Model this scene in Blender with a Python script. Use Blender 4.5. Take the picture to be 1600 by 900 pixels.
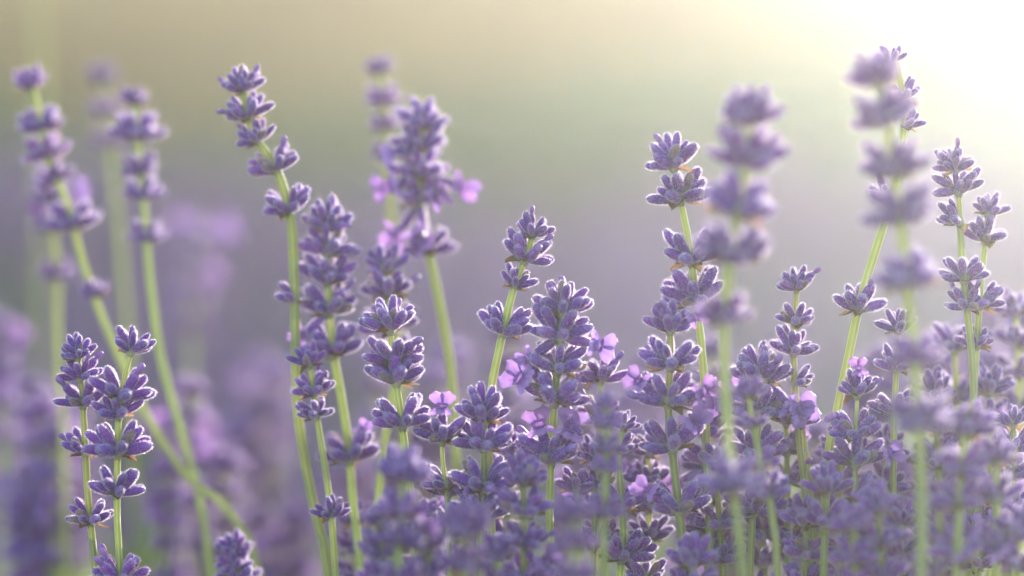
import bpy, math, random
import numpy as np
from mathutils import Vector, Matrix

random.seed(7)
rng = np.random.default_rng(11)
scene = bpy.context.scene
for o in list(bpy.data.objects):
    bpy.data.objects.remove(o)
COL = scene.collection
R = math.radians

# ------------------------------------------------------------------ camera
CAM = Vector((0.0, 0.0, 0.75)); PITCH = R(7.0); FOCUS = 0.90
LENS = 36.0 * FOCUS / 0.32
cd = bpy.data.cameras.new('camera'); cam = bpy.data.objects.new('camera', cd); COL.objects.link(cam)
cam.location = CAM; cam.rotation_euler = (R(90) - PITCH, 0, 0)
cd.lens = LENS; cd.sensor_width = 36; cd.clip_start = 0.02; cd.clip_end = 2000
cd.dof.use_dof = True; cd.dof.focus_distance = FOCUS; cd.dof.aperture_fstop = 2.7; cd.dof.aperture_blades = 0
scene.camera = cam

# ------------------------------------------------------------------ sky, sun, exposure
SUN_AZ, SUN_EL = R(22.0), R(6.0)          # azimuth from +Y towards +X
w = bpy.data.worlds.new('World'); scene.world = w; w.use_nodes = True
nt = w.node_tree; nt.nodes.clear()
sky = nt.nodes.new('ShaderNodeTexSky'); sky.sky_type = 'NISHITA'; sky.sun_disc = False
sky.sun_elevation = SUN_EL; sky.sun_rotation = SUN_AZ; sky.air_density = 1.0; sky.dust_density = 2.5; sky.ozone_density = 1.5
bg = nt.nodes.new('ShaderNodeBackground'); bg.inputs['Strength'].default_value = 0.15
wo = nt.nodes.new('ShaderNodeOutputWorld')
nt.links.new(sky.outputs[0], bg.inputs[0]); nt.links.new(bg.outputs[0], wo.inputs[0])
sl = bpy.data.lights.new('sun', 'SUN'); sun = bpy.data.objects.new('sun', sl); COL.objects.link(sun)
sl.energy = 3.1; sl.angle = R(0.6); sl.color = (1.0, 0.96, 0.89)
sdir = Vector((math.sin(SUN_AZ) * math.cos(SUN_EL), math.cos(SUN_AZ) * math.cos(SUN_EL), math.sin(SUN_EL)))
sun.rotation_euler = (-sdir).to_track_quat('-Z', 'Y').to_euler(); sun.location = (2, 6, 4)
vs = scene.view_settings
scene.display_settings.display_device = 'sRGB'
vs.view_transform = 'Standard'; vs.look = 'None'; vs.gamma = 1.0; vs.use_curve_mapping = False
vs.exposure = 2.82
HAZE_DENSITY, HAZE_G = 0.0185, 0.87

cy = scene.cycles
cy.max_bounces = 6; cy.diffuse_bounces = 3; cy.glossy_bounces = 2; cy.transmission_bounces = 4
cy.transparent_max_bounces = 8; cy.volume_bounces = 0
cy.use_denoising = True

# ------------------------------------------------------------------ materials
def mat(name):
    m = bpy.data.materials.new(name); m.use_nodes = True
    n = m.node_tree.nodes; l = m.node_tree.links
    for x in list(n):
        if x.type != 'OUTPUT_MATERIAL': n.remove(x)
    return m, n, l, [x for x in n if x.type == 'OUTPUT_MATERIAL'][0]

def ramp(n, stops):
    r = n.new('ShaderNodeValToRGB'); e = r.color_ramp.elements
    while len(e) > 1: e.remove(e[-1])
    e[0].position = stops[0][0]; e[0].color = (*stops[0][1], 1)
    for p, c in stops[1:]:
        k = e.new(p); k.color = (*c, 1)
    return r

def hsv(n, l, col, hue=0.03, val=0.5, sat=0.0):
    """individual colour of each piece"""
    oi = n.new('ShaderNodeObjectInfo'); h = n.new('ShaderNodeHueSaturation')
    a = n.new('ShaderNodeMapRange'); a.inputs[3].default_value = 0.5 - hue; a.inputs[4].default_value = 0.5 + hue
    b = n.new('ShaderNodeMath'); b.operation = 'MULTIPLY_ADD'
    fr = n.new('ShaderNodeMath'); fr.operation = 'MULTIPLY'; fr.inputs[1].default_value = 17.31
    f2 = n.new('ShaderNodeMath'); f2.operation = 'FRACT'
    l.new(oi.outputs['Random'], a.inputs[0]); l.new(oi.outputs['Random'], fr.inputs[0]); l.new(fr.outputs[0], f2.inputs[0])
    l.new(f2.outputs[0], b.inputs[0]); b.inputs[1].default_value = val; b.inputs[2].default_value = 1 - val / 2
    l.new(a.outputs[0], h.inputs['Hue']); l.new(b.outputs[0], h.inputs['Value']); l.new(col, h.inputs['Color'])
    return h.outputs[0]

def leafy(name, stops, attr='t', transl=0.4, sheen=0.0, rough=0.6, hue=0.02, val=0.3, noise=None, tcol=None, bump=0.0):
    m, n, l, out = mat(name)
    at = n.new('ShaderNodeAttribute'); at.attribute_name = attr
    r = ramp(n, stops); fac = at.outputs['Fac']
    if noise:
        tc = n.new('ShaderNodeTexCoord'); nz = n.new('ShaderNodeTexNoise'); nz.inputs['Scale'].default_value = noise[0]; nz.inputs['Detail'].default_value = 3
        l.new(tc.outputs['Object'], nz.inputs['Vector'])
        ma = n.new('ShaderNodeMath'); ma.operation = 'MULTIPLY_ADD'; ma.inputs[1].default_value = noise[1]
        sb = n.new('ShaderNodeMath'); sb.operation = 'SUBTRACT'; sb.inputs[1].default_value = 0.5
        l.new(nz.outputs[0], sb.inputs[0]); l.new(sb.outputs[0], ma.inputs[0]); l.new(fac, ma.inputs[2]); fac = ma.outputs[0]
    l.new(fac, r.inputs[0])
    c = hsv(n, l, r.outputs[0], hue, val)
    p = n.new('ShaderNodeBsdfPrincipled'); l.new(c, p.inputs['Base Color']); p.inputs['Roughness'].default_value = rough
    p.inputs['Specular IOR Level'].default_value = 0.3
    if sheen:
        p.inputs['Sheen Weight'].default_value = sheen; p.inputs['Sheen Roughness'].default_value = 0.35
        p.inputs['Sheen Tint'].default_value = (0.86, 0.84, 0.95, 1)
    if bump and noise:
        bp = n.new('ShaderNodeBump'); bp.inputs['Strength'].default_value = bump; bp.inputs['Distance'].default_value = 0.0003
        l.new(nz.outputs[0], bp.inputs['Height']); l.new(bp.outputs[0], p.inputs['Normal'])
    if transl:
        t = n.new('ShaderNodeBsdfTranslucent')
        if tcol:
            mx = n.new('ShaderNodeMixRGB'); mx.inputs[0].default_value = 1.0; mx.blend_type = 'MULTIPLY'; mx.inputs[2].default_value = (*tcol, 1)
            l.new(c, mx.inputs[1]); l.new(mx.outputs[0], t.inputs[0])
        else:
            l.new(c, t.inputs[0])
        s = n.new('ShaderNodeMixShader'); s.inputs[0].default_value = transl
        l.new(p.outputs[0], s.inputs[1]); l.new(t.outputs[0], s.inputs[2]); l.new(s.outputs[0], out.inputs[0])
    else:
        l.new(p.outputs[0], out.inputs[0])
    return m

M_CALYX = leafy('calyx_violet', [(0.0, (0.24, 0.27, 0.16)), (0.10, (0.20, 0.19, 0.22)), (0.26, (0.175, 0.068, 0.29)), (0.72, (0.155, 0.036, 0.27)), (0.93, (0.20, 0.085, 0.32)), (1.0, (0.26, 0.21, 0.38))],
                transl=0.12, sheen=0.5, rough=0.75, hue=0.022, val=0.45, noise=(420, 0.25), bump=0.5)
M_DRY = leafy('calyx_dried', [(0.0, (0.22, 0.20, 0.11)), (0.5, (0.19, 0.13, 0.16)), (1.0, (0.27, 0.18, 0.13))], transl=0.2, sheen=0.4, rough=0.8, hue=0.02, val=0.4, noise=(420, 0.4), bump=0.6)
M_HAIR = leafy('calyx_hair', [(0.0, (0.36, 0.20, 0.54)), (0.5, (0.66, 0.58, 0.74)), (1.0, (0.90, 0.88, 0.90))], transl=0.55, rough=0.7, hue=0.0, val=0.05)
M_COROLLA = leafy('corolla_lilac', [(0.0, (0.15, 0.06, 0.25)), (0.5, (0.30, 0.155, 0.43)), (1.0, (0.39, 0.23, 0.51))], transl=0.25, rough=0.6, hue=0.02, val=0.2, noise=(500, 0.5), bump=0.2)
M_STEM = leafy('stem_green', [(0.0, (0.30, 0.36, 0.11)), (0.6, (0.42, 0.46, 0.17)), (1.0, (0.50, 0.52, 0.25))], transl=0.45, sheen=0.5, rough=0.6, hue=0.012, val=0.25, noise=(160, 0.5), bump=0.2)
M_BRACT = leafy('bract_brown', [(0.0, (0.22, 0.20, 0.09)), (0.5, (0.24, 0.15, 0.08)), (1.0, (0.20, 0.11, 0.06))], transl=0.4, rough=0.7, hue=0.02, val=0.4, noise=(700, 0.6))
M_NODE = leafy('whorl_node', [(0.0, (0.28, 0.30, 0.13)), (1.0, (0.25, 0.25, 0.15))], transl=0.1, rough=0.7, noise=(700, 0.8))
M_LEAF = leafy('lavender_leaf', [(0.0, (0.11, 0.16, 0.06)), (0.5, (0.17, 0.24, 0.10)), (1.0, (0.24, 0.32, 0.14))], transl=0.35, rough=0.6, noise=(20, 0.4))
M_FIELD = leafy('field_flowers', [(0.0, (0.31, 0.13, 0.52)), (0.6, (0.43, 0.18, 0.66)), (1.0, (0.60, 0.26, 0.78))], transl=0.5, rough=0.8, noise=(3, 0.6))

M_GRASS = leafy('meadow_grass', [(0.0, (.05, .15, .05)), (.5, (.08, .25, .09)), (1.0, (.12, .31, .12))], transl=.5, rough=.6)
M_STRAW = leafy('dry_grass', [(0.0, (.26, .18, .045)), (.5, (.44, .32, .085)), (1.0, (.58, .45, .15))], transl=.45, rough=.6)

# ------------------------------------------------------------------ mesh collector
class MB:
    def __init__(s): s.v = []; s.f = []; s.m = []; s.t = []
    def add(s, verts, faces, t, mi=0):
        b = len(s.v); s.v += [tuple(x) for x in verts]; s.t += list(t)
        s.f += [tuple(i + b for i in f) for f in faces]; s.m += [mi] * len(faces)
    def add_xf(s, o, M):
        b = len(s.v); s.v += [tuple(M @ Vector(x)) for x in o.v]; s.t += o.t
        s.f += [tuple(i + b for i in f) for f in o.f]; s.m += o.m
    def mesh(s, name, mats, smooth=True):
        me = bpy.data.meshes.new(name); me.from_pydata(s.v, [], s.f)
        for m in mats: me.materials.append(m)
        me.polygons.foreach_set('material_index', s.m)
        me.polygons.foreach_set('use_smooth', [smooth] * len(s.f))
        a = me.attributes.new('t', 'FLOAT', 'POINT'); a.data.foreach_set('value', s.t)
        me.update(); return me

def obj(name, me, parent=None, M=None):
    o = bpy.data.objects.new(name, me); COL.objects.link(o)
    if parent is not None: o.parent = parent
    if M is not None: o.matrix_local = M
    return o

def grid(nu, nv, wrap=True):
    f = []
    for j in range(nv - 1):
        for i in range(nu if wrap else nu - 1):
            a = j * nu + i; b = j * nu + (i + 1) % nu
            f.append((a, b, b + nu, a + nu))
    return f

MM = 0.001
PROFILE = [(0, .30), (.05, .52), (.14, .74), (.30, .92), (.48, 1.0), (.66, .99), (.80, .90), (.90, .74), (.96, .52), (1.0, .22)]
def calyx(length=6.6, rad=1.38, seg=16, prof=PROFILE, bend=0.0, hairs=640, knob=0, rs=random):
    """ribbed, downy barrel of one calyx; base at origin, axis +Z, in metres"""
    b = MB(); v = []; t = []
    sq = rs.uniform(.88, 1.0)
    for (z, r) in prof:
        for i in range(seg):
            a = 2 * math.pi * i / seg
            rib = 1 + (0.055 if i % 2 else -0.055) * min(1, r * 1.3)
            x = math.cos(a) * r * rad * rib; y = math.sin(a) * r * rad * rib * sq
            x += bend * length * z * z
            v.append((x * MM, y * MM, z * length * MM + (0.0002 * math.sin(a * 3 + 1) if z > .93 else 0))); t.append(z)
    f = grid(seg, len(prof)); n = len(v)
    v.append((bend * length * MM, 0, length * 1.005 * MM)); t.append(1.0)
    top = (len(prof) - 1) * seg
    f += [(top + i, top + (i + 1) % seg, n) for i in range(seg)]
    b.add(v, f, t, 0)
    if knob:      # a bud pushing out of the calyx mouth
        kv = []; kt = []; ks = 8
        kp = [(0.86, .50), (1.02, .52), (1.14, .62), (1.25, .70), (1.36, .58), (1.42, .25)]
        for z, r in kp:
            for i in range(ks):
                a = 2 * math.pi * i / ks
                kv.append(((math.cos(a) * r * rad + bend * length * z * z) * MM, math.sin(a) * r * rad * MM, z * length * MM)); kt.append(min(1, (z - .86) * 1.2))
        kf = grid(ks, len(kp)); kf.append(tuple((len(kp) - 1) * ks + i for i in range(ks)))
        b.add(kv, kf, kt, 2)
    for _ in range(hairs):
        z = rs.random() ** 0.85; a = rs.uniform(0, 2 * math.pi)
        zz = [p[0] for p in prof]; r = float(np.interp(z, zz, [p[1] for p in prof])) * rad
        base = Vector((math.cos(a) * r * .98 + bend * length * z * z, math.sin(a) * r * .98 * sq, z * length))
        d = Vector((math.cos(a), math.sin(a), 0.25 + 1.3 * max(0, z - .7) * 3 + rs.uniform(-.6, .5))) + Vector((rs.uniform(-.5, .5), rs.uniform(-.5, .5), 0))
        d.normalize(); L = rs.uniform(.30, .70)
        s = d.cross(Vector((rs.uniform(-1, 1), rs.uniform(-1, 1), rs.uniform(-1, 1)))).normalized() * rs.uniform(.028, .045)
        b.add([(base - s) * MM, (base + s) * MM, (base + d * L) * MM], [(0, 1, 2)], (0, 0, 1), 1)
    return b

rs = random.Random(3)
CAL_MESH = []
for k in range(8):
    b = calyx(rs.uniform(6.2, 7.6), rs.uniform(1.0, 1.24), bend=rs.uniform(-.08, .08), knob=0, rs=rs)
    CAL_MESH.append(b.mesh('calyx', [M_CALYX, M_HAIR, M_COROLLA]))
KNOB_MESH = [calyx(6.4, 1.25, bend=rs.uniform(-.1, .1), knob=1, rs=rs).mesh('calyx', [M_CALYX, M_HAIR, M_COROLLA]) for k in range(2)]
SLIM_MESH = [calyx(5.2, .95, bend=rs.uniform(-.1, .1), rs=rs).mesh('calyx', [M_CALYX, M_HAIR, M_COROLLA]) for k in range(2)]

DRY_MESH = [calyx(rs.uniform(5, 6), rs.uniform(.95, 1.1), bend=rs.uniform(-.15, .15), rs=rs, hairs=500).mesh('calyx', [M_DRY, M_HAIR, M_COROLLA]) for k in range(2)]

def lobe(b, c, u, v, cup, nrm, t0=.2, wave=0.0, rs=random):
    """one petal lobe: wedge with a rounded, ruffled end; base at c, reaching v, half width |u|"""
    nu, nv = 7, 8; vs_ = []; ts = []; ph = rs.uniform(0, 6.28)
    for j in range(nv):
        q = j / (nv - 1)
        wd = .28 + .72 * (q / .62) ** .8 if q < .62 else math.sqrt(max(0, 1 - ((q - .62) / .385) ** 2))
        for i in range(nu):
            p = (i / (nu - 1) - .5) * 2
            end = q - .07 * p * p * q
            pos = c + v * end + u * (p * wd) + nrm * (cup * (p * p * .6 + q * q) + wave * q * math.sin(3.1 * p + ph) + wave * .5 * math.sin(9 * q + ph))
            vs_.append(pos); ts.append(min(1, t0 + .75 * q - (.22 * (1 - q) if i == nu // 2 else 0)))
    b.add(vs_, grid(nu, nv, False), ts, 0)

def corolla(rs):
    """two-lipped flower; tube along +Z from the origin, mouth towards -Y"""
    b = MB(); pr = [(0, .75), (1.6, .80), (3.0, 1.05), (4.0, 1.45), (4.7, 1.9)]; seg = 12; v = []; t = []
    for z, r in pr:
        for i in range(seg):
            a = 2 * math.pi * i / seg
            v.append((math.cos(a) * r * MM, (math.sin(a) * r - .06 * z * z * .6) * MM, z * MM)); t.append(z / 12)
    b.add(v, grid(seg, len(pr)), t, 0)
    V = lambda x, y, z: Vector((x, y, z)) * MM
    j = lambda: rs.uniform(.88, 1.15)
    for sx in (-1, 1):        # upper lip, two broad erect lobes
        lobe(b, V(sx * .75, .9, 3.9), V(2.0 * j(), sx * .35, -sx * .55), V(sx * 1.35, .5 * j(), 4.6 * j()), .0007 * j(), Vector((0, -1, .1)), wave=.0003, rs=rs)
    for sx, ln in ((-1, 1.0), (0, 1.15), (1, 1.0)):   # lower lip
        lobe(b, V(sx * 1.1, -1.2, 4.1), V(1.2 * j(), -.2 * sx, .25 * sx), V(sx * 1.5, -1.7 * j(), -1.3 * ln * j()), -.0004, Vector((0, -.4, 1)), wave=.00025, rs=rs)
    return b
COR_MESH = [corolla(rs).mesh('corolla', [M_COROLLA]) for k in range(4)]

def bract(rs):
    b = MB(); nu, nv = 5, 6; v = []; t = []; L = rs.uniform(3.4, 5.2); W = rs.uniform(1.5, 2.3); tw = rs.uniform(-.5, .5); curl = rs.uniform(-.8, 1.4)
    for j in range(nv):
        s = j / (nv - 1); wd = W * (1 - s ** 1.6) * (0.45 + 1.1 * min(s * 3, .6)) + .05
        for i in range(nu):
            q = (i / (nu - 1) - .5) * 2
            x = s * L; y = q * wd; z = .5 * q * q * wd + curl * s * s + tw * q * s + rs.uniform(-.12, .12)
            v.append((x * MM, y * MM, z * MM)); t.append(s * .8 + rs.uniform(0, .2))
    b.add(v, grid(nu, nv, False), t, 0)
    return b
BR_MESH = [bract(rs).mesh('bract', [M_BRACT]) for k in range(6)]

def node_mesh(rs):
    """swollen ring of the stem where the flower stalks join, with short stalks"""
    b = MB(); seg = 10; pr = [(-1.6, .75), (-.9, 1.15), (0, 1.5), (.8, 1.35), (1.6, .9), (2.2, .6)]; v = []; t = []
    for z, r in pr:
        for i in range(seg):
            a = 2 * math.pi * i / seg; rr = r * (1 + .14 * math.sin(a * 4 + z))
            v.append((math.cos(a) * rr * MM, math.sin(a) * rr * MM, z * MM)); t.append(rs.random())
    b.add(v, grid(seg, len(pr)), t, 0)
    return b
NODE_MESH = [node_mesh(rs).mesh('whorl', [M_NODE]) for k in range(3)]

# ------------------------------------------------------------------ whorl layouts: list of (azimuth, elevation, origin z mm, length scale)
def layout(kind, rs):
    L = []
    def ring(n, el, dz, sc, ph, azs=None):
        for i in range(n):
            az = ph + 2 * math.pi * i / n + rs.uniform(-.28, .28)
            if kind == 'ring' and rs.random() < .1: continue
            L.append((az, R(el + rs.uniform(-14, 14)), dz + rs.uniform(-.4, .4), sc * rs.uniform(.80, 1.12)))
    ph = rs.uniform(0, 6.28)
    if kind == 'top':
        ring(9, 25, .3, 1.0, ph); ring(6, 50, 1.3, .98, ph + .4); ring(3, 74, 2.2, .95, ph + .1)
    elif kind == 'small':
        ring(6, 32, .3, 1.0, ph); ring(4, 58, 1.0, .97, ph + .5); ring(1, 86, 1.5, .85, ph)
    elif kind == 'ring':
        ring(8, 20, .2, 1.0, ph); ring(6, 46, 1.2, .98, ph + .4)
        if rs.random() < .5: ring(1, 66, 1.7, .9, ph + 1.2)
    else:
        sides = {'pair': (0, math.pi), 'left': (math.pi,), 'right': (0,), 'mix': (-.5, math.pi - .5)}[kind]
        for c in sides:
            for i in range(4): L.append((c + R(-66 + 44 * i) + rs.uniform(-.12, .12), R(rs.uniform(10, 30)), .2, rs.uniform(.92, 1.06)))
            for i in range(3): L.append((c + R(-42 + 42 * i) + rs.uniform(-.12, .12), R(rs.uniform(40, 60)), 1.0, rs.uniform(.88, 1.05)))
            if rs.random() < .6: L.append((c + rs.uniform(-.3, .3), R(66), 1.6, .85))
    return L

def dir_matrix(az, el, dz, sc, r0=.9, roll=0.0):
    d = Vector((math.cos(az) * math.cos(el), math.sin(az) * math.cos(el), math.sin(el)))
    q = d.to_track_quat('Z', 'Y').to_matrix().to_4x4()
    o = Vector((math.cos(az), math.sin(az), 0)) * r0 * MM + Vector((0, 0, dz * MM))
    return Matrix.Translation(o) @ q @ Matrix.Rotation(roll, 4, 'Z') @ Matrix.Scale(sc, 4)

# soft-focus whorls: one mesh each
LOW = [(0, .4), (.2, .85), (.55, 1.0), (.85, .8), (1.0, .25)]
def whorl_block(kind, rs, seg=8, hairs=480):
    b = MB()
    for (az, el, dz, sc) in layout(kind, rs):
        b.add_xf(calyx(6.6, 1.2, seg=seg, prof=LOW, hairs=hairs, rs=rs), dir_matrix(az, el, dz, sc))
    for k in range(3):
        a = rs.uniform(0, 6.28)
        br = bract(rs); br.m = [3] * len(br.m)
        b.add_xf(br, Matrix.Rotation(a, 4, 'Z') @ Matrix.Translation((.8 * MM, 0, -.6 * MM)))
    return b.mesh('whorl', [M_CALYX, M_HAIR, M_COROLLA, M_BRACT])
BLOCK = {k: [whorl_block(k, rs) for _ in range(3)] for k in ('top', 'ring', 'small', 'pair', 'left', 'right')}

# ------------------------------------------------------------------ placing by the view
FWD = Vector((0, math.cos(PITCH), -math.sin(PITCH))); UP = Vector((0, math.sin(PITCH), math.cos(PITCH))); RT = Vector((1, 0, 0))
def at(px, py, d):
    k = 0.32 / 1600 * d / FOCUS
    return CAM + FWD * d + RT * ((px - 800) * k) + UP * ((450 - py) * k)

def spline(P, n=8):
    out = []
    P = [P[0] * 2 - P[1]] + P + [P[-1] * 2 - P[-2]]
    for i in range(1, len(P) - 2):
        p0, p1, p2, p3 = P[i - 1:i + 3]
        for k in range(n):
            t = k / n
            out.append(.5 * ((2 * p1) + (p2 - p0) * t + (2 * p0 - 5 * p1 + 4 * p2 - p3) * t * t + (3 * p1 - p0 - 3 * p2 + p3) * t ** 3))
    out.append(P[-2]); return out

def stem_mesh(pts, r, hairs, rs):
    """square ridged stem, thinner to the tip, downy; pts top to bottom"""
    b = MB(); seg = 12; v = []; t = []; n = len(pts); fr = []
    for i, p in enumerate(pts):
        tg = (pts[min(i + 1, n - 1)] - pts[max(i - 1, 0)]).normalized()
        x = (Vector((0, 1, 0)).cross(tg)).normalized(); y = tg.cross(x)
        rr = r * (.72 + .28 * min(1, i / (n * .35)))
        fr.append((p, x, y, rr))
        for k in range(seg):
            a = 2 * math.pi * k / seg + .5
            q = rr * (1 + .13 * math.cos(4 * a) + .04 * math.cos(8 * a))
            v.append(p + (x * math.cos(a) + y * math.sin(a)) * q); t.append(.5 + .5 * math.cos(4 * a))
    f = grid(seg, n); f.append(tuple(range(seg))[::-1])
    b.add(v, f, t, 0)
    for _ in range(hairs):
        i = rs.randrange(n - 1); k = rs.random(); p0, x, y, rr = fr[i]; p = p0.lerp(fr[i + 1][0], k)
        a = rs.uniform(0, 6.28); d = x * math.cos(a) + y * math.sin(a)
        q = p + d * rr; s = (p0 - fr[i + 1][0]).normalized() * .00003
        b.add([q - s, q + s, q + (d + Vector((0, 0, rs.uniform(-.4, .4)))) * rs.uniform(.0002, .00042)], [(0, 1, 2)], (0, 0, 1), 1)
    return b.mesh('stem', [M_STEM, M_HAIR])

seed = [100]
def spike(label, off, stem, whorls, fl=(), r=1.05, name='lavender_spike', group='lavender flower spikes', hair=True, detail=None):
    """one flowering stem. stem: view points top to bottom; whorls: (y, width, kind[, sideways]); fl: (whorl, angle, size)"""
    seed[0] += 1; rs = random.Random(seed[0])
    d = FOCUS + off; k = 0.32 / 1600 * d / FOCUS
    if detail is None: detail = abs(off) < 0.062
    P = [at(x, y, d) for x, y in stem]
    low = P[-1]; dn = (P[-1] - P[-2]).normalized()
    q1 = low + Vector((dn.x * .12, dn.y * .05, -.14)); base = Vector((q1.x + dn.x * .10, q1.y + rs.uniform(-.02, .02), 0.0))
    P += [q1, base]
    pts = spline(P, 7)
    root = obj(name, None); root.empty_display_size = .02; root.location = base
    root['label'] = label; root['category'] = 'flower'; root['group'] = group
    proj = [((p - CAM).dot(RT) / ((p - CAM).dot(FWD) / FOCUS * .32 / 1600) + 800, 450 - (p - CAM).dot(UP) / ((p - CAM).dot(FWD) / FOCUS * .32 / 1600)) for p in pts]
    nodes = []
    for w_ in whorls:
        y, wd, kind = w_[:3]; dx = w_[3] if len(w_) > 3 else 0
        yn = y + wd * (.30 if kind in ('top', 'small') else .24)
        i = min(range(len(proj) - 1), key=lambda j: abs((proj[j][1] + proj[j + 1][1]) / 2 - yn))
        a, b_ = proj[i][1], proj[i + 1][1]; u = min(1, max(0, (yn - a) / (b_ - a))) if abs(b_ - a) > 1e-6 else 0
        c = pts[i].lerp(pts[i + 1], u) + RT * (dx * k)
        if not nodes: top_at = (pts[i].lerp(pts[i + 1], u), i)
        ax = (pts[max(i - 1, 0)] - pts[min(i + 2, len(pts) - 1)]).normalized()
        if ax.z < 0: ax = -ax
        ax = (ax + Vector((rs.uniform(-.1, .1), rs.uniform(-.12, .06), .15))).normalized()
        y_ax = ax.cross(RT).normalized(); x_ax = y_ax.cross(ax)
        rot = Matrix((x_ax, y_ax, ax)).transposed().to_4x4()
        s = wd * k / .0136
        W = Matrix.Translation(c - base) @ rot @ Matrix.Scale(s, 4)
        if detail:
            wo_ = obj('whorl', rs.choice(NODE_MESH), root, W)
            for (az, el, dz, sc) in layout(kind, rs):
                u = rs.random()
                me = rs.choice(KNOB_MESH) if u < .05 else rs.choice(SLIM_MESH) if u < .13 else rs.choice(DRY_MESH) if u < .18 else rs.choice(CAL_MESH)
                obj('calyx', me, wo_, dir_matrix(az, el, dz, sc, roll=rs.uniform(0, 6.28)))
            for q in range(rs.choice((2, 3, 4))):
                obj('bract', rs.choice(BR_MESH), wo_, Matrix.Rotation(rs.uniform(0, 6.28), 4, 'Z') @ Matrix.Translation((.8 * MM, 0, -.5 * MM)) @ Matrix.Rotation(rs.uniform(-.3, .5), 4, 'Y'))
        else:
            wo_ = obj('whorl', rs.choice(BLOCK.get(kind, BLOCK['pair'])), root, W @ Matrix.Rotation(rs.uniform(-.6, .6) if kind in ('pair', 'left', 'right') else rs.uniform(0, 6.28), 4, 'Z'))
        nodes.append(wo_)
    if nodes:
        c, i = top_at; pts = [c + (pts[i] - c).normalized() * .0016, c] + [p for p in pts[i + 1:] if (p - c).length > .002]
    sm = stem_mesh([p - base for p in pts], r * MM, 700 if detail and hair else 0, rs)
    obj('stem', sm, root)
    for wi, ang, size in fl:
        a = R(ang); el = rs.uniform(.15, .5)
        dv = Vector((math.cos(a), -el, math.sin(a))).normalized()
        z = dv; x = Vector((math.sin(a), 0, -math.cos(a))) if False else (Vector((0, 1, 0)).cross(z)).normalized()
        yv = z.cross(x)
        rot = Matrix((x, yv, z)).transposed().to_4x4()
        sc = size / 9.2
        obj('calyx', rs.choice(CAL_MESH[:4]), nodes[wi], Matrix.Translation(dv * .8 * MM) @ rot @ Matrix.Scale(.95, 4))
        obj('corolla', rs.choice(COR_MESH), nodes[wi], Matrix.Translation(dv * 5.4 * MM) @ rot @ Matrix.Rotation(rs.uniform(-.4, .4), 4, 'Z') @ Matrix.Scale(sc, 4))
    return root

# ------------------------------------------------------------------ ground
def ground_z(x, y):
    z = np.interp(y, [-400, 2.6, 3.3, 3.7, 3.9, 4.3, 4.9, 5.6, 9, 20, 900], [0, 0, .12, .32, .44, .54, .67, .76, .82, .85, .86])
    near = np.clip((y - 1) / 2, .15, 1)
    return z + .012 * np.sin(x * 5.1 + y * 3.3) * near + .01 * np.sin(x * 11.7 - y * 8.1) * near
def make_ground():
    ys = np.concatenate([[-400, -60, -10], np.arange(-2, 9, .08), np.arange(9, 24, .6), [40, 90, 200, 450, 900]])
    xs = np.concatenate([[-500, -150, -40], np.arange(-6, 6.01, .15), [40, 150, 500]])
    X, Y = np.meshgrid(xs, ys); Z = ground_z(X, Y)
    me = bpy.data.meshes.new('ground'); nu = len(xs)
    me.from_pydata(np.stack([X, Y, Z], -1).reshape(-1, 3).tolist(), [], grid(nu, len(ys), False))
    me.polygons.foreach_set('use_smooth', [True] * len(me.polygons))
    m, n, l, out = mat('meadow_ground')
    g = n.new('ShaderNodeNewGeometry'); sp = n.new('ShaderNodeSeparateXYZ'); l.new(g.outputs['Position'], sp.inputs[0])
    nz = n.new('ShaderNodeTexNoise'); nz.inputs['Scale'].default_value = 1.3; nz.inputs['Detail'].default_value = 4; l.new(g.outputs['Position'], nz.inputs['Vector'])
    ad = n.new('ShaderNodeMath'); ad.operation = 'MULTIPLY_ADD'; ad.inputs[1].default_value = 1.6; l.new(nz.outputs[0], ad.inputs[0]); l.new(sp.outputs[1], ad.inputs[2])
    mr = n.new('ShaderNodeMapRange'); mr.inputs[1].default_value = 2.0; mr.inputs[2].default_value = 10.0; l.new(ad.outputs[0], mr.inputs[0])
    rp = ramp(n, [(0.0, (.10, .08, .05)), (.20, (.09, .08, .05)), (.27, (.07, .11, .04)), (.36, (.08, .12, .05)), (.44, (.20, .16, .075)), (.7, (.27, .21, .09)), (1, (.26, .22, .11))])
    l.new(mr.outputs[0], rp.inputs[0])
    n2 = n.new('ShaderNodeTexNoise'); n2.inputs['Scale'].default_value = 9; n2.inputs['Detail'].default_value = 6; l.new(g.outputs['Position'], n2.inputs['Vector'])
    mx = n.new('ShaderNodeMixRGB'); mx.blend_type = 'OVERLAY'; mx.inputs[0].default_value = .5; l.new(rp.outputs[0], mx.inputs[1]); l.new(n2.outputs[0], mx.inputs[2])
    p = n.new('ShaderNodeBsdfPrincipled'); p.inputs['Roughness'].default_value = .9; p.inputs['Sheen Weight'].default_value = .3
    l.new(mx.outputs[0], p.inputs['Base Color'])
    bp = n.new('ShaderNodeBump'); bp.inputs['Strength'].default_value = .6; bp.inputs['Distance'].default_value = .02; l.new(n2.outputs[0], bp.inputs['Height']); l.new(bp.outputs[0], p.inputs['Normal'])
    l.new(p.outputs[0], out.inputs[0])
    me.materials.append(m)
    o = obj('ground', me); o['kind'] = 'structure'
make_ground()

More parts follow.
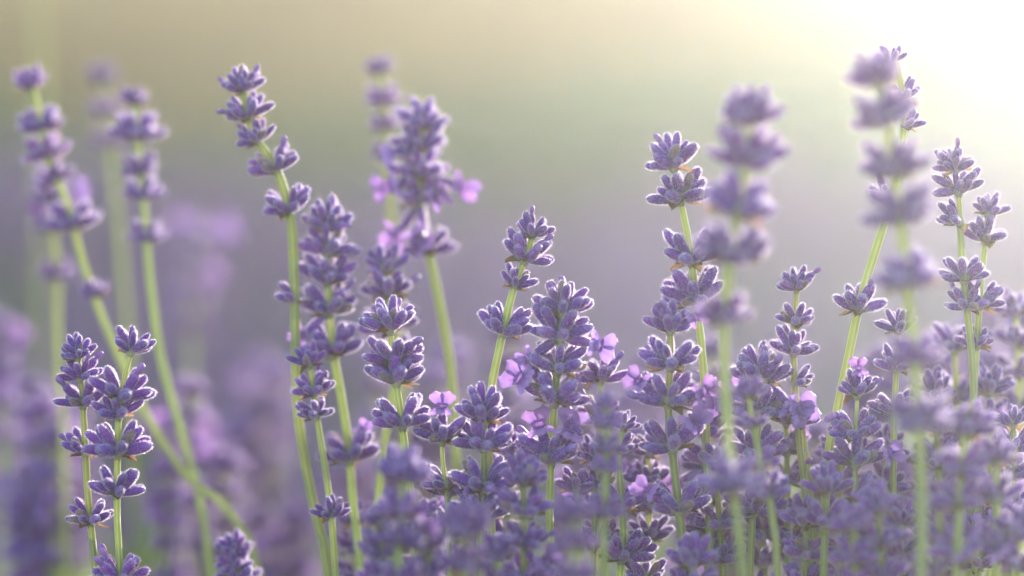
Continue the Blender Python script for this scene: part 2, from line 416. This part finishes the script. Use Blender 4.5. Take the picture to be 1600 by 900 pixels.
# ------------------------------------------------------------------ lavender rows behind (soft mass) and foliage
def scatter_mesh(name, V, F, T, material):
    me = bpy.data.meshes.new(name)
    me.vertices.add(len(V)); me.vertices.foreach_set('co', V.astype(np.float32).ravel())
    k = F.shape[1]
    me.loops.add(F.size); me.loops.foreach_set('vertex_index', F.astype(np.int32).ravel())
    me.polygons.add(len(F)); me.polygons.foreach_set('loop_start', np.arange(0, F.size, k, dtype=np.int32))
    a = me.attributes.new('t', 'FLOAT', 'POINT'); a.data.foreach_set('value', T.astype(np.float32))
    me.materials.append(material); me.update(calc_edges=True); me.validate()
    return me

def rows():
    # calyx template: 4-sided spindle
    tv = np.array([[0, 0, 0], [.0015, 0, .0035], [0, .0015, .0035], [-.0015, 0, .0035], [0, -.0015, .0035], [0, 0, .0072]])
    tf = np.array([[0, 2, 1], [0, 3, 2], [0, 4, 3], [0, 1, 4], [5, 1, 2], [5, 2, 3], [5, 3, 4], [5, 4, 1]])
    VV = []; TT = []
    SV = []; ST = []
    LV = []; LT = []
    for (y0, y1, zt, dens) in ((1.50, 1.95, .46, 480), (2.2, 2.8, .47, 560), (2.9, 3.6, .50, 640)):
        area = 2.7 * (y1 - y0); ns = int(area * dens)
        xs = rng.uniform(-1.2, 1.5, ns); ys = rng.uniform(y0, y1, ns)
        gap = .5 + .5 * np.sin(xs * 6.3 + y0 * 5)              # bushes along the row
        yc = (y0 + y1) / 2
        dome = 1 - .22 * np.abs((ys - yc) / (y1 - y0) * 2) ** 2 - .10 * gap
        top = zt * dome * rng.uniform(.86, 1.06, ns)
        gz = ground_z(xs, ys)
        lean = rng.normal(0, .05, (ns, 2))
        tint = rng.random(ns) * .55
        for i in range(ns):
            b0 = np.array([xs[i], ys[i], gz[i] * .6]); t0 = np.array([xs[i] + lean[i, 0], ys[i] + lean[i, 1], top[i]])
            n = 6
            for wn in range(n):
                u = 1 - wn * .04 - (.03 if wn > 4 else 0); c = b0 + (t0 - b0) * u
                m = 9
                az = rng.uniform(0, 6.28) + np.arange(m) * 6.28 / m; el = rng.uniform(.2, 1.0, m)
                d = np.stack([np.cos(az) * np.cos(el), np.sin(az) * np.cos(el), np.sin(el)], -1)
                up = np.array([0, 0, 1.]); x = np.cross(d, up); x /= np.linalg.norm(x, axis=1)[:, None]; yv = np.cross(d, x)
                P = c + 1.5 * (tv[None, :, 0:1] * x[:, None] + tv[None, :, 1:2] * yv[:, None] + tv[None, :, 2:3] * d[:, None])
                VV.append(P.reshape(-1, 3)); TT.append(np.repeat(np.clip(tint[i] + rng.normal(0, .15, m) + (rng.random(m) < .12) * .5, 0, 1), 6))
            w_ = .0006
            SV.append(np.array([b0 + [-w_, 0, 0], b0 + [w_, 0, 0], t0 + [w_, 0, 0], t0 + [-w_, 0, 0]])); ST.append([.5] * 4)
        nl = int(area * 3000)
        lx = rng.uniform(-1.2, 1.5, nl); ly = rng.uniform(y0, y1, nl); h = rng.uniform(.0, .76, nl) * zt * .85
        b = np.stack([lx, ly, h], -1); d = rng.normal(0, .5, (nl, 3)); d[:, 2] = np.abs(d[:, 2]) + .7; d /= np.linalg.norm(d, axis=1)[:, None]
        s = np.cross(d, rng.normal(0, 1, (nl, 3))); s /= np.linalg.norm(s, axis=1)[:, None]
        L = rng.uniform(.025, .05, nl)[:, None]
        LV.append(np.stack([b - s * .0012, b + s * .0012, b + d * L * .6 + s * .0019, b + d * L, b + d * L * .6 - s * .0019], 1).reshape(-1, 3)); LT.append(np.repeat(rng.random(nl), 5))
    V = np.concatenate(VV); nq = len(V) // 6
    F = (tf[None] + (np.arange(nq) * 6)[:, None, None]).reshape(-1, 3)
    o = obj('lavender_field', scatter_mesh('lavender_field', V, F, np.concatenate(TT), M_FIELD))
    o['kind'] = 'stuff'; o['label'] = 'soft purple mass of lavender rows blurred behind the sharp flowers'; o['category'] = 'lavender field'
    V = np.concatenate(SV); ns = len(V) // 4
    s = obj('stems', scatter_mesh('stems', V, np.arange(ns * 4).reshape(-1, 4), np.array(ST).ravel(), M_GRASS), o); s['kind'] = 'stuff'
    V = np.concatenate(LV); nl = len(V) // 5
    f = obj('foliage', scatter_mesh('foliage', V, np.arange(nl * 5).reshape(-1, 5), np.concatenate(LT), M_LEAF), o); f['kind'] = 'stuff'
rows()

def near_foliage():
    LV = []; LT = []
    for (cx, cy_, rx, ry, zt, n) in ((-.17, 1.22, .10, .10, .47, 1500), (.16, 1.28, .08, .09, .53, 1500), (-.05, 1.30, .1, .1, .45, 900), (.05, 1.15, .2, .1, .42, 1200), (.26, 1.25, .1, .1, .47, 1100), (-.30, 1.35, .12, .1, .45, 900)):
        b = np.stack([rng.normal(cx, rx * .6, n), rng.normal(cy_, ry * .6, n), zt * np.sqrt(rng.random(n)) * .92], -1)
        d = rng.normal(0, .45, (n, 3)); d[:, 2] = np.abs(d[:, 2]) + .8; d /= np.linalg.norm(d, axis=1)[:, None]
        s = np.cross(d, rng.normal(0, 1, (n, 3))); s /= np.linalg.norm(s, axis=1)[:, None]; L = rng.uniform(.03, .06, n)[:, None]
        LV.append(np.stack([b - s * .001, b + s * .001, b + d * L * .6 + s * .0019, b + d * L, b + d * L * .6 - s * .0019], 1).reshape(-1, 3)); LT.append(np.repeat(rng.random(n), 5))
    V = np.concatenate(LV)
    o = obj('lavender_foliage', scatter_mesh('lavender_foliage', V, np.arange(len(V)).reshape(-1, 5), np.concatenate(LT), M_LEAF))
    o['kind'] = 'stuff'; o['label'] = 'narrow green lavender leaves glowing softly low between the stems'; o['category'] = 'foliage'
near_foliage()

def grass(name, label, cat, y0, y1, n, h0, h1, material):
    x = rng.uniform(-1.9, 2.3, n); y = rng.uniform(y0, y1, n); y = y + .15 * np.sin(x * 4.0) + rng.normal(0, .1, n)
    b = np.stack([x, y, ground_z(x, y) - .01], -1)
    d = rng.normal(0, .28, (n, 3)); d[:, 2] = 1; d /= np.linalg.norm(d, axis=1)[:, None]
    s = np.cross(d, rng.normal(0, 1, (n, 3))); s /= np.linalg.norm(s, axis=1)[:, None]
    L = rng.uniform(h0, h1, n)[:, None]; bend = rng.normal(0, .25, (n, 3)) * L; bend[:, 2] = -.1 * L[:, 0]
    V = np.stack([b - s * .003, b + s * .003, b + d * L * .6 + s * .0035, b + d * L + bend, b + d * L * .6 - s * .0035], 1).reshape(-1, 3)
    clump = .5 + .3 * np.sin(x * 3.1 + 1.2) * np.sin(y * 5 + x) + rng.normal(0, .15, n)
    o = obj(name, scatter_mesh(name, V, np.arange(n * 5).reshape(-1, 5), np.repeat(np.clip(clump, 0, 1), 5), material))
    o['kind'] = 'stuff'; o['label'] = label; o['category'] = cat
grass('meadow_grass', 'blurred green grass on the bank beyond the lavender', 'grass', 3.72, 4.12, 20000, .03, .08, M_GRASS)
grass('dry_grass', 'blurred straw-yellow grass along the top of the picture', 'grass', 4.15, 5.7, 44000, .03, .09, M_STRAW)

# ------------------------------------------------------------------ haze
def haze():
    b = MB(); X, Y0, Y1, Z0, Z1 = 520, -420, 920, -1.1, 1.12
    b.add([(-X, Y0, Z0), (X, Y0, Z0), (X, Y1, Z0), (-X, Y1, Z0), (-X, Y0, Z1), (X, Y0, Z1), (X, Y1, Z1), (-X, Y1, Z1)],
          [(0, 3, 2, 1), (4, 5, 6, 7), (0, 1, 5, 4), (1, 2, 6, 5), (2, 3, 7, 6), (3, 0, 4, 7)], [0] * 8)
    m, n, l, out = mat('morning_haze')
    v = n.new('ShaderNodeVolumePrincipled'); v.inputs['Color'].default_value = (.86, .90, .93, 1)
    v.inputs['Density'].default_value = HAZE_DENSITY; v.inputs['Anisotropy'].default_value = HAZE_G
    l.new(v.outputs[0], out.inputs['Volume'])
    o = obj('haze', b.mesh('haze', [m], False)); o['kind'] = 'stuff'; o['label'] = 'pale morning haze filling the whole field'; o['category'] = 'haze'
haze()

# ------------------------------------------------------------------ the lavender spikes of the picture
# -- left
spike('sharp short spike at far left, gap above its lowest pair of bud clusters', 0.004,
      [(122, 560), (128, 610), (133, 690), (137, 770), (146, 860), (150, 905)],
      [(540, 58, 'top'), (576, 66, 'ring'), (613, 80, 'pair'), (690, 74, 'left'), (798, 74, 'pair')], r=.95)
spike('sharp short spike at left crossing its neighbour', -0.004,
      [(206, 545), (196, 585), (186, 640), (184, 700), (183, 800), (188, 905)],
      [(528, 72, 'small'), (600, 92, 'pair'), (632, 76, 'ring'), (684, 98, 'pair'), (752, 82, 'ring'), (890, 90, 'pair')], r=.9)
spike('blurred tall spike at far left whose stem swings right in a long curve', 0.085,
      [(48, 120), (62, 180), (76, 255), (104, 315), (133, 420), (168, 515), (228, 645), (290, 742), (345, 785), (388, 845), (405, 905)],
      [(118, 64, 'small'), (185, 76, 'ring'), (228, 76, 'pair'), (268, 60, 'ring'), (335, 88, 'pair'), (448, 56, 'small')], r=1.1)
spike('blurred darker stem with pink blossoms behind the far left tall spike', 0.15,
      [(72, 240), (82, 340), (90, 440), (92, 560), (100, 700), (105, 905)],
      [(300, 74, 'ring'), (345, 60, 'pair'), (420, 60, 'pair')], fl=[(0, 160, 9), (0, 60, 9), (1, 20, 9), (1, 120, 9)], r=1.0)
spike('blurred tall spike at left with wide-spaced whorls and nearly straight stem', 0.095,
      [(210, 145), (216, 230), (226, 330), (236, 450), (252, 560), (285, 680), (312, 780), (332, 905)],
      [(146, 56, 'small'), (196, 84, 'pair'), (255, 66, 'ring'), (294, 66, 'pair'), (360, 66, 'pair')], r=1.1)
spike('faint very blurred tall spike between the two tall ones at left', 0.22,
      [(160, 110), (168, 200), (182, 320), (195, 460), (205, 600), (210, 905)],
      [(112, 56, 'small'), (165, 52, 'pair'), (212, 60, 'ring')], r=1.15)
spike('very blurred pinkish spike standing left of the tall curved stem', 0.34,
      [(308, 350), (304, 420), (300, 520), (300, 640), (305, 905)],
      [(360, 70, 'ring'), (405, 60, 'pair'), (450, 66, 'ring'), (500, 60, 'ring')], fl=[(0, 150, 9), (0, 40, 9), (2, 60, 9)])
spike('faint bare stem rising past the top edge at far left', 0.45,
      [(56, -60), (60, 20), (64, 110), (66, 300), (70, 600), (80, 905)], [], r=1.2)
spike('slightly blurred spike at bottom beside the foot of the swinging curved stem', 0.035,
      [(366, 850), (368, 880), (370, 905), (372, 960)], [(846, 56, 'top'), (872, 66, 'ring'), (896, 72, 'ring')])
# -- tall pair left of centre
spike('tall spike with bent neck and airy whorls, leaning left at its tip', 0.028,
      [(377, 120), (384, 165), (396, 210), (420, 245), (440, 285), (455, 350), (460, 440), (462, 540), (466, 650), (484, 760), (505, 850), (514, 905)],
      [(122, 68, 'top'), (165, 74, 'pair'), (206, 64, 'mix'), (248, 78, 'pair'), (312, 78, 'pair'), (456, 60, 'left')], r=1.35)
spike('slim spike overlapping the tall bent stem, low whorl near the bottom', 0.016,
      [(480, 550), (489, 600), (495, 650), (508, 730), (517, 800), (525, 905)],
      [(552, 62, 'small'), (598, 66, 'pair'), (634, 66, 'ring'), (792, 62, 'ring')], r=.9)
spike('crowded dark spike just right of the tall bent stem', 0.036,
      [(510, 335), (511, 400), (514, 470), (520, 545), (535, 630), (545, 700), (552, 790), (566, 905)],
      [(334, 78, 'top'), (375, 84, 'ring'), (418, 90, 'ring'), (466, 92, 'pair'), (530, 96, 'pair'), (694, 98, 'pair')], fl=[(3, 215, 7), (5, 62, 5)], r=1.15)
spike('small spike with two fanned whorls behind the crisp frosted one', 0.042,
      [(598, 395), (603, 440), (612, 500), (618, 580), (600, 700), (590, 800), (585, 905)],
      [(400, 78, 'small'), (440, 86, 'ring'), (492, 90, 'ring'), (545, 80, 'ring')], r=1.1)
spike('crisp frosted spike left of centre with three packed whorls and one apart below', -0.002,
      [(608, 490), (612, 545), (618, 590), (628, 660), (638, 740), (648, 820), (655, 905)],
      [(490, 84, 'top'), (544, 96, 'ring'), (574, 92, 'ring'), (642, 94, 'pair')], r=1.0)
spike('dense blurred spike with pink blossoms on long bare stem, top centre left', 0.062,
      [(657, 175), (656, 240), (658, 310), (668, 380), (684, 460), (700, 545), (708, 620), (715, 760), (720, 905)],
      [(175, 82, 'top'), (212, 92, 'ring'), (252, 100, 'ring'), (292, 98, 'ring'), (376, 84, 'ring')],
      fl=[(2, 195, 8), (2, -15, 8), (3, 10, 8), (3, 235, 9), (3, -60, 9), (1, -10, 7)], r=1.3)
spike('thin blurred spike with spaced whorls behind the dense pink-blossomed one', 0.13,
      [(590, 92), (598, 150), (604, 240), (612, 340), (620, 450), (628, 600), (635, 905)],
      [(98, 52, 'small'), (148, 60, 'pair'), (188, 58, 'ring'), (234, 52, 'pair')], r=1.3)
# -- centre
spike('sharp spike leaning right with spaced whorls on a pale slanting stem, centre', 0.004,
      [(838, 345), (826, 390), (810, 430), (795, 480), (778, 555), (768, 610), (764, 700), (770, 905)],
      [(348, 66, 'small'), (386, 84, 'pair'), (428, 66, 'small'), (500, 86, 'pair')], r=1.1)
spike('crisp spike below the slanting stem, fanned dome over evenly spaced whorls', -0.003,
      [(757, 625), (757, 680), (756, 740), (753, 800), (750, 905)],
      [(632, 84, 'top'), (678, 88, 'ring'), (738, 104, 'pair'), (786, 96, 'pair')], r=1.1)
spike('crisp short whorl with one erect lilac blossom left of the fanned dome', -0.002,
      [(690, 665), (692, 720), (698, 780), (704, 905)],
      [(668, 84, 'ring'), (742, 70, 'left')], fl=[(0, 85, 8.5)], r=.7)
spike('big crisp centre spike with lilac blossoms between its dark whorls', 0.0,
      [(882, 450), (878, 500), (872, 560), (866, 630), (861, 710), (859, 800), (860, 905)],
      [(462, 92, 'top'), (502, 102, 'ring'), (556, 96, 'ring'), (602, 104, 'ring'), (694, 104, 'ring')],
      fl=[(1, -8, 8), (1, 215, 6.5), (3, 150, 8.5), (4, 105, 8), (4, 62, 9)], r=1.05)
spike('small crisp spike with blossom peeping out right of the big centre one', 0.012,
      [(940, 570), (938, 620), (935, 700), (930, 800), (925, 905)],
      [(576, 74, 'ring'), (640, 80, 'ring')], fl=[(0, 175, 7)], r=.9)
spike('low crisp bud cluster just right of the big centre stem', 0.006,
      [(898, 738), (902, 780), (905, 830), (906, 905)], [(746, 68, 'small')], r=.8)
spike('blurred grey-violet spike standing in front, right of the big centre one', -0.06,
      [(948, 620), (948, 680), (946, 760), (944, 830), (943, 905)],
      [(622, 50, 'top'), (652, 56, 'ring'), (690, 64, 'ring'), (722, 52, 'pair'), (788, 66, 'pair')], r=1.0, detail=False)
spike('crisp dark spike with brown dried base half hidden behind the blurred front one', 0.004,
      [(982, 640), (968, 700), (970, 770), (974, 840), (968, 905)],
      [(655, 50, 'small'), (690, 60, 'right'), (775, 76, 'pair'), (850, 92, 'ring')], r=.95)
# -- right of centre
spike('sharp pale spike with three spaced whorls, top right of centre', 0.008,
      [(1048, 235), (1058, 290), (1070, 345), (1080, 400), (1087, 470), (1096, 540), (1102, 640), (1110, 905)],
      [(236, 84, 'top'), (290, 92, 'ring'), (385, 96, 'pair'), (446, 104, 'ring')], r=1.05)
spike('crisp dark spike with lilac blossoms under the pale three-whorled one', -0.004,
      [(1046, 490), (1048, 560), (1044, 630), (1050, 700), (1060, 790), (1072, 905)],
      [(494, 76, 'top'), (548, 96, 'ring'), (606, 100, 'ring'), (678, 98, 'ring'), (776, 100, 'pair')],
      fl=[(0, 30, 8), (0, 110, 5), (2, 140, 7), (2, 20, 8), (3, 45, 8), (4, 140, 7)], r=1.1)
spike('tall blurred pale spike in front, its thick stem crossing the sharp flowers', -0.085,
      [(1172, 155), (1168, 230), (1158, 310), (1142, 400), (1133, 500), (1133, 600), (1140, 700), (1150, 800), (1162, 905)],
      [(162, 106, 'top'), (226, 134, 'ring'), (304, 134, 'ring'), (378, 122, 'ring'), (480, 100, 'ring'), (735, 122, 'ring')], r=1.15)
spike('crisp crowded spike with lilac blossoms behind the thick blurred stem', 0.006,
      [(1190, 560), (1188, 620), (1182, 700), (1176, 800), (1172, 905)],
      [(566, 98, 'top'), (625, 96, 'ring'), (688, 100, 'ring'), (780, 90, 'ring')], fl=[(0, -40, 9), (1, 10, 9), (1, 170, 8), (0, 200, 8)], r=.95)
spike('soft lilac spike with yellowish stem just right of the thick blurred stem', -0.035,
      [(1168, 595), (1174, 650), (1184, 700), (1198, 760), (1210, 830), (1216, 905)],
      [(602, 58, 'top'), (650, 62, 'ring'), (715, 62, 'right'), (758, 72, 'ring')], r=.95)
spike('slim sharp spike with small domed top standing against the pale background', 0.008,
      [(1246, 430), (1243, 490), (1240, 550), (1243, 620), (1250, 700), (1258, 775), (1262, 905)],
      [(434, 62, 'top'), (490, 64, 'ring'), (534, 72, 'ring'), (585, 62, 'right'), (648, 62, 'right')], r=.95)
spike('bare yellow-green stem pressed beside the slim domed spike', 0.014,
      [(1250, 640), (1256, 690), (1266, 770), (1272, 905)], [], r=1.0)
spike('soft pale fan of buds low between the bare stems and the right-hand crowd', -0.018,
      [(1292, 745), (1290, 800), (1288, 850), (1286, 905)], [(748, 76, 'top'), (798, 88, 'pair')], r=1.0)
spike('soft violet dome at the bottom edge left of the thick blurred stem', -0.022,
      [(1082, 855), (1082, 905), (1082, 960)], [(858, 88, 'top'), (905, 90, 'ring')])
spike('dark crisp cluster behind the thick blurred stem near the bottom', 0.01,
      [(1118, 700), (1122, 780), (1126, 850), (1130, 905)],
      [(705, 84, 'ring'), (800, 86, 'pair'), (858, 80, 'ring')], fl=[(1, 160, 5)], r=.9)
spike('violet cluster near the bottom between two yellowish stems', 0.02,
      [(1190, 820), (1192, 860), (1194, 905), (1194, 960)], [(815, 88, 'ring'), (862, 84, 'ring')], fl=[(1, 250, 8)], r=.9)
# -- right
spike('tall sharp spike with long slanting yellow stem, half hidden by the blurred tallest', 0.006,
      [(1398, 85), (1410, 150), (1412, 200), (1402, 270), (1384, 340), (1362, 410), (1342, 480), (1325, 560), (1308, 640), (1292, 730), (1285, 905)],
      [(82, 54, 'small', -6), (140, 66, 'ring'), (184, 58, 'right'), (300, 78, 'left'), (464, 84, 'ring')], r=1.2)
spike('tallest spike, white with glare and blurred, at upper right', -0.09,
      [(1364, 95), (1380, 165), (1394, 245), (1406, 330), (1416, 430), (1428, 540), (1436, 660), (1440, 780), (1440, 905)],
      [(104, 96, 'top'), (166, 110, 'ring'), (246, 120, 'ring'), (316, 126, 'ring'), (418, 120, 'ring'), (545, 90, 'pair'), (640, 118, 'ring')], r=1.25)
spike('sharp bright spike at upper right with stacked whorls on a pale stem', 0.006,
      [(1486, 240), (1496, 290), (1500, 350), (1505, 430), (1514, 510), (1520, 580), (1522, 680), (1524, 905)],
      [(246, 68, 'top'), (282, 78, 'ring'), (332, 72, 'left'), (418, 80, 'ring'), (466, 66, 'pair')], r=1.0)
spike('sharp bright spike at right edge side leaning over its stacked neighbour', 0.012,
      [(1545, 310), (1540, 370), (1533, 440), (1527, 520), (1522, 600), (1518, 700), (1516, 905)],
      [(316, 62, 'small'), (356, 80, 'ring'), (458, 78, 'pair'), (522, 66, 'small')], r=1.0)
spike('small sharp spike left of the blurred tallest stem, three short whorls', 0.004,
      [(1406, 495), (1402, 560), (1398, 630), (1396, 720), (1394, 905)],
      [(498, 66, 'small'), (558, 74, 'ring'), (626, 74, 'ring')], r=.9)
spike('purple spike with one pale blossom on top and a thin stem, lower right', 0.0,
      [(1340, 590), (1338, 650), (1336, 710), (1337, 800), (1340, 905)],
      [(594, 76, 'small'), (664, 84, 'pair'), (702, 92, 'ring'), (760, 80, 'right')], fl=[(0, 88, 7), (2, 15, 7), (1, 140, 5)], r=.65)
spike('soft lilac spike right of the blurred tallest stem, at mid height', 0.042,
      [(1490, 520), (1494, 600), (1498, 680), (1500, 905)],
      [(526, 84, 'ring'), (604, 84, 'ring'), (676, 80, 'ring')], r=1.0)
spike('washed-out spike cut by the right edge at mid height', 0.05,
      [(1586, 470), (1590, 540), (1592, 620), (1594, 905)],
      [(474, 70, 'ring'), (520, 78, 'ring'), (572, 70, 'ring'), (625, 66, 'pair')], r=1.05)
spike('crisp purple spike at right edge with dried bluish tip', 0.004,
      [(1582, 640), (1584, 700), (1584, 780), (1586, 905)],
      [(645, 64, 'small'), (688, 74, 'ring'), (728, 70, 'ring'), (780, 72, 'ring')], fl=[(3, 250, 9), (3, 200, 9)], r=.9)
spike('blurred pale spike in the lower right crowd, nearest the tallest stem', -0.058,
      [(1512, 640), (1506, 700), (1500, 780), (1494, 905)],
      [(650, 84, 'top'), (712, 96, 'ring'), (770, 92, 'ring'), (850, 90, 'ring')], r=1.0)
spike('blurred spike low in the right crowd with lilac bottom blossoms', -0.05,
      [(1556, 690), (1556, 760), (1556, 905)], [(700, 74, 'top'), (760, 84, 'ring'), (830, 84, 'ring')], fl=[(2, 20, 10), (2, 150, 10), (1, -30, 9)])
spike('blurred violet spike left of the tallest stem at the bottom', -0.045,
      [(1372, 770), (1374, 830), (1378, 905)], [(778, 78, 'top'), (832, 84, 'ring'), (886, 84, 'ring')])
spike('hazy violet spike at the bottom between the slanting stem and the crowd', -0.05,
      [(1332, 800), (1334, 850), (1336, 905)], [(806, 72, 'top'), (858, 78, 'ring'), (900, 78, 'ring')], detail=False)
spike('hazy pale spike at the bottom edge right of the tallest stem', -0.05,
      [(1470, 760), (1468, 830), (1466, 905)], [(770, 76, 'ring'), (826, 82, 'ring'), (880, 80, 'ring')])
spike('blurred spike at the lower right corner', -0.05,
      [(1590, 800), (1590, 850), (1590, 905)], [(812, 80, 'top'), (866, 84, 'ring')], fl=[(1, 140, 10)])
# -- front blur at the bottom
spike('large blurred purple spike in front at the bottom, left of centre', -0.07,
      [(632, 715), (628, 780), (624, 850), (622, 905)],
      [(724, 92, 'top'), (784, 88, 'ring'), (846, 86, 'ring'), (896, 84, 'ring')], fl=[(0, 190, 8), (1, 200, 8)], r=1.0)
spike('blurred purple spike in front, second from the left in the bottom clump', -0.055,
      [(668, 830), (668, 870), (668, 905)], [(836, 74, 'top'), (884, 80, 'ring')])
spike('blurred bluish spike in front low under the fanned dome', -0.085,
      [(732, 800), (728, 860), (726, 905)], [(806, 98, 'top'), (866, 96, 'ring')])
spike('half-soft spike with pink blossoms at its foot, low beside the big centre stem', -0.03,
      [(816, 728), (818, 780), (818, 840), (820, 905)],
      [(732, 76, 'top'), (780, 90, 'pair'), (832, 80, 'ring'), (888, 80, 'ring')], fl=[(2, -60, 9), (3, 40, 9)], r=.95)
spike('very blurred blue-violet spike at the bottom between two centre stems', -0.11,
      [(902, 775), (900, 830), (898, 905)], [(790, 70, 'top'), (838, 74, 'ring'), (888, 72, 'ring')])
spike('blurred violet spike at the bottom right of the front clump', -0.05,
      [(776, 850), (778, 880), (780, 905)], [(852, 66, 'top'), (896, 72, 'ring')])
spike('crisp violet cluster at the bottom edge beside the brown-based spike', 0.006,
      [(1008, 880), (1010, 905), (1010, 960)], [(890, 74, 'ring')], r=.9)
spike('soft violet cluster under the low whorl of the crisp dome spike', 0.012,
      [(700, 745), (702, 800), (704, 905)], [(752, 80, 'ring'), (815, 84, 'ring'), (870, 80, 'ring')], r=.8)

# -- the crowd along the bottom
def low(label, off, x, y, w_, n, lean=0, fl=(), gap=.62):
    wh = [(y + j * w_ * gap, w_ * (1 if j else .9), 'top' if j == 0 else ('pair' if (x + j) % 3 == 0 else 'ring')) for j in range(n)]
    wh = [q for q in wh if q[0] < 915]
    spike(label, off, [(x, y), (x + lean * .4, y + 90), (x + lean, max(y + 200, 910))], wh, fl, r=.9)
low('violet spike crowding under the left half of the front clump', -0.05, 596, 800, 78, 3)
low('violet spike under the crisp frosted one, rising beside its stem', 0.03, 655, 745, 74, 4, 8, [(1, 30, 7)])
low('dark spike low between the fanned dome and the big centre spike', 0.02, 795, 690, 74, 5, -6, [(2, 120, 7)])
low('short violet spike low beneath the small blossom-peeping one', 0.015, 930, 700, 70, 4, 5, [(1, 200, 7)])
low('dark violet spike squeezed between the brown-based spike and its right neighbour', 0.02, 1012, 690, 72, 4, 4, [(1, 150, 7)])
low('violet spike rising just left of the thick blurred stem', 0.022, 1100, 610, 84, 5, 6, [(0, 30, 8), (2, 200, 8)])
low('violet spike rising just right of the soft lilac one', 0.018, 1228, 640, 78, 5, 4, [(1, 60, 8), (0, 130, 8)])
low('violet spike low beside the slim domed stem, bottom right', -0.012, 1258, 800, 80, 3, 0)
low('purple spike low behind the thin-stemmed pale-blossomed one', 0.024, 1310, 690, 82, 5, 6, [(2, 20, 8)])
low('pale violet spike tucked left of the tallest blurred stem', 0.02, 1384, 690, 84, 4, 4, [(1, 160, 8)])
low('pale lilac spike tucked right of the tallest blurred stem', 0.02, 1462, 600, 84, 5, 6)
low('pale lilac spike between the stacked spike and the right edge', 0.024, 1548, 590, 80, 5, -4, [(2, 70, 8)])
low('violet spike in the lower right crowd with lilac side blossoms', 0.01, 1530, 760, 84, 3, 0, [(0, 20, 9), (1, 160, 9)])
low('violet spike at the bottom edge left of the tallest blurred stem', -0.02, 1408, 800, 82, 3, 0)
low('soft violet spike at the bottom between the low bent-stem whorl and front clump', 0.05, 556, 800, 70, 3, 0)

# -- softly blurred spikes standing a little farther back
rb = random.Random(21)
def behind(n, x0, x1, y0, y1, o0, o1, label, pink=.35):
    for k in range(n):
        off = rb.uniform(o0, o1); x = rb.uniform(x0, x1); y = rb.uniform(y0, y1); w_ = rb.uniform(66, 84) * .93 / (.9 + off)
        lean = rb.uniform(-25, 25); wh = []; yy = y
        for j in range(rb.choice((4, 5, 6))):
            wh.append((yy, w_ * rb.uniform(.85, 1.1), 'top' if j == 0 else rb.choice(('ring', 'ring', 'pair')))); yy += w_ * rb.uniform(.5, .75) * (1.5 if j > 2 else 1)
        wh = [q for q in wh if q[0] < 930] or wh[:1]
        fl = [(rb.randrange(len(wh)), rb.uniform(0, 360), 9) for _ in range(rb.choice((2, 3, 4)))] if rb.random() < pink else ()
        spike(label + (' with open blossoms' if fl else ''), off, [(x, y), (x + lean * .3, y + 150), (x + lean, max(y + 320, 905))], wh, fl, r=1.1, group='blurred lavender spikes behind', detail=False)
behind(15, -10, 150, 470, 800, .16, .36, 'soft blurred lavender spike at lower left edge', .8)
behind(17, 200, 460, 560, 840, .14, .34, 'soft blurred lavender spike below the tall bent stem', .8)
behind(18, 540, 800, 500, 800, .16, .36, 'soft blurred lavender spike behind the fanned dome', .5)
behind(13, 880, 1030, 520, 800, .14, .34, 'soft blurred lavender spike right of the big centre one', .4)
behind(18, 1060, 1340, 530, 840, .10, .34, 'soft blurred lavender spike behind the slim domed one', .4)
behind(19, 1370, 1610, 480, 820, .08, .30, 'soft pale blurred lavender spike at lower right', .4)

# ------------------------------------------------------------------ leafy shoots low between the stems
def leaf_mesh(rs):
    b = MB(); nu, nv = 5, 10; v = []; tt = []; L = rs.uniform(.024, .036); W = rs.uniform(.0018, .0026); cv = rs.uniform(.004, .012)
    for j in range(nv):
        q = j / (nv - 1); wd = W * math.sin(math.pi * min(1, q * .93 + .06)) ** .7
        for i in range(nu):
            p = (i / (nu - 1) - .5) * 2
            v.append((p * wd, -cv * q * q + .35 * abs(p) * wd, q * L)); tt.append(.45 + .35 * q + (.2 if i == 2 else 0))
    b.add(v, grid(nu, nv, False), tt, 0); return b.mesh('leaf', [M_LEAF])
rl = random.Random(5); LEAF = [leaf_mesh(rl) for _ in range(4)]
def shoot(label, off, pts_, n):
    d = FOCUS + off; P = [at(x, y, d) for x, y in pts_]; base = Vector((P[-1].x, P[-1].y, 0)); P += [P[-1].lerp(base, .5), base]
    pts = spline(P, 8); root = obj('leafy_shoot', None); root.location = base; root.empty_display_size = .02
    root['label'] = label; root['category'] = 'leaves'; root['group'] = 'leafy shoots low between the stems'
    obj('stem', stem_mesh([p - base for p in pts], .0009, 0, rl), root)
    for k in range(n):
        p = pts[min(len(pts) - 1, k * 2 // 2)] - base; az = k * 1.57 + (k // 2) * .4; el = rl.uniform(.8, 1.25)
        dv = Vector((math.cos(az) * math.cos(el), math.sin(az) * math.cos(el), math.sin(el)))
        obj('leaf', rl.choice(LEAF), root, Matrix.Translation(p) @ dv.to_track_quat('Z', 'Y').to_matrix().to_4x4() @ Matrix.Rotation(rl.uniform(0, 6.28), 4, 'Z'))
shoot('blurred green leafy shoot low at the far left under the short sharp spikes', .2, [(222, 900), (216, 940), (210, 980)], 8)
shoot('blurred pale green leaves at the bottom left corner', .26, [(70, 900), (72, 940), (74, 980)], 8)
shoot('yellow-green leaves glowing between the slim domed stem and the slanting stem', .16, [(1284, 740), (1282, 790), (1280, 840), (1280, 905)], 12)
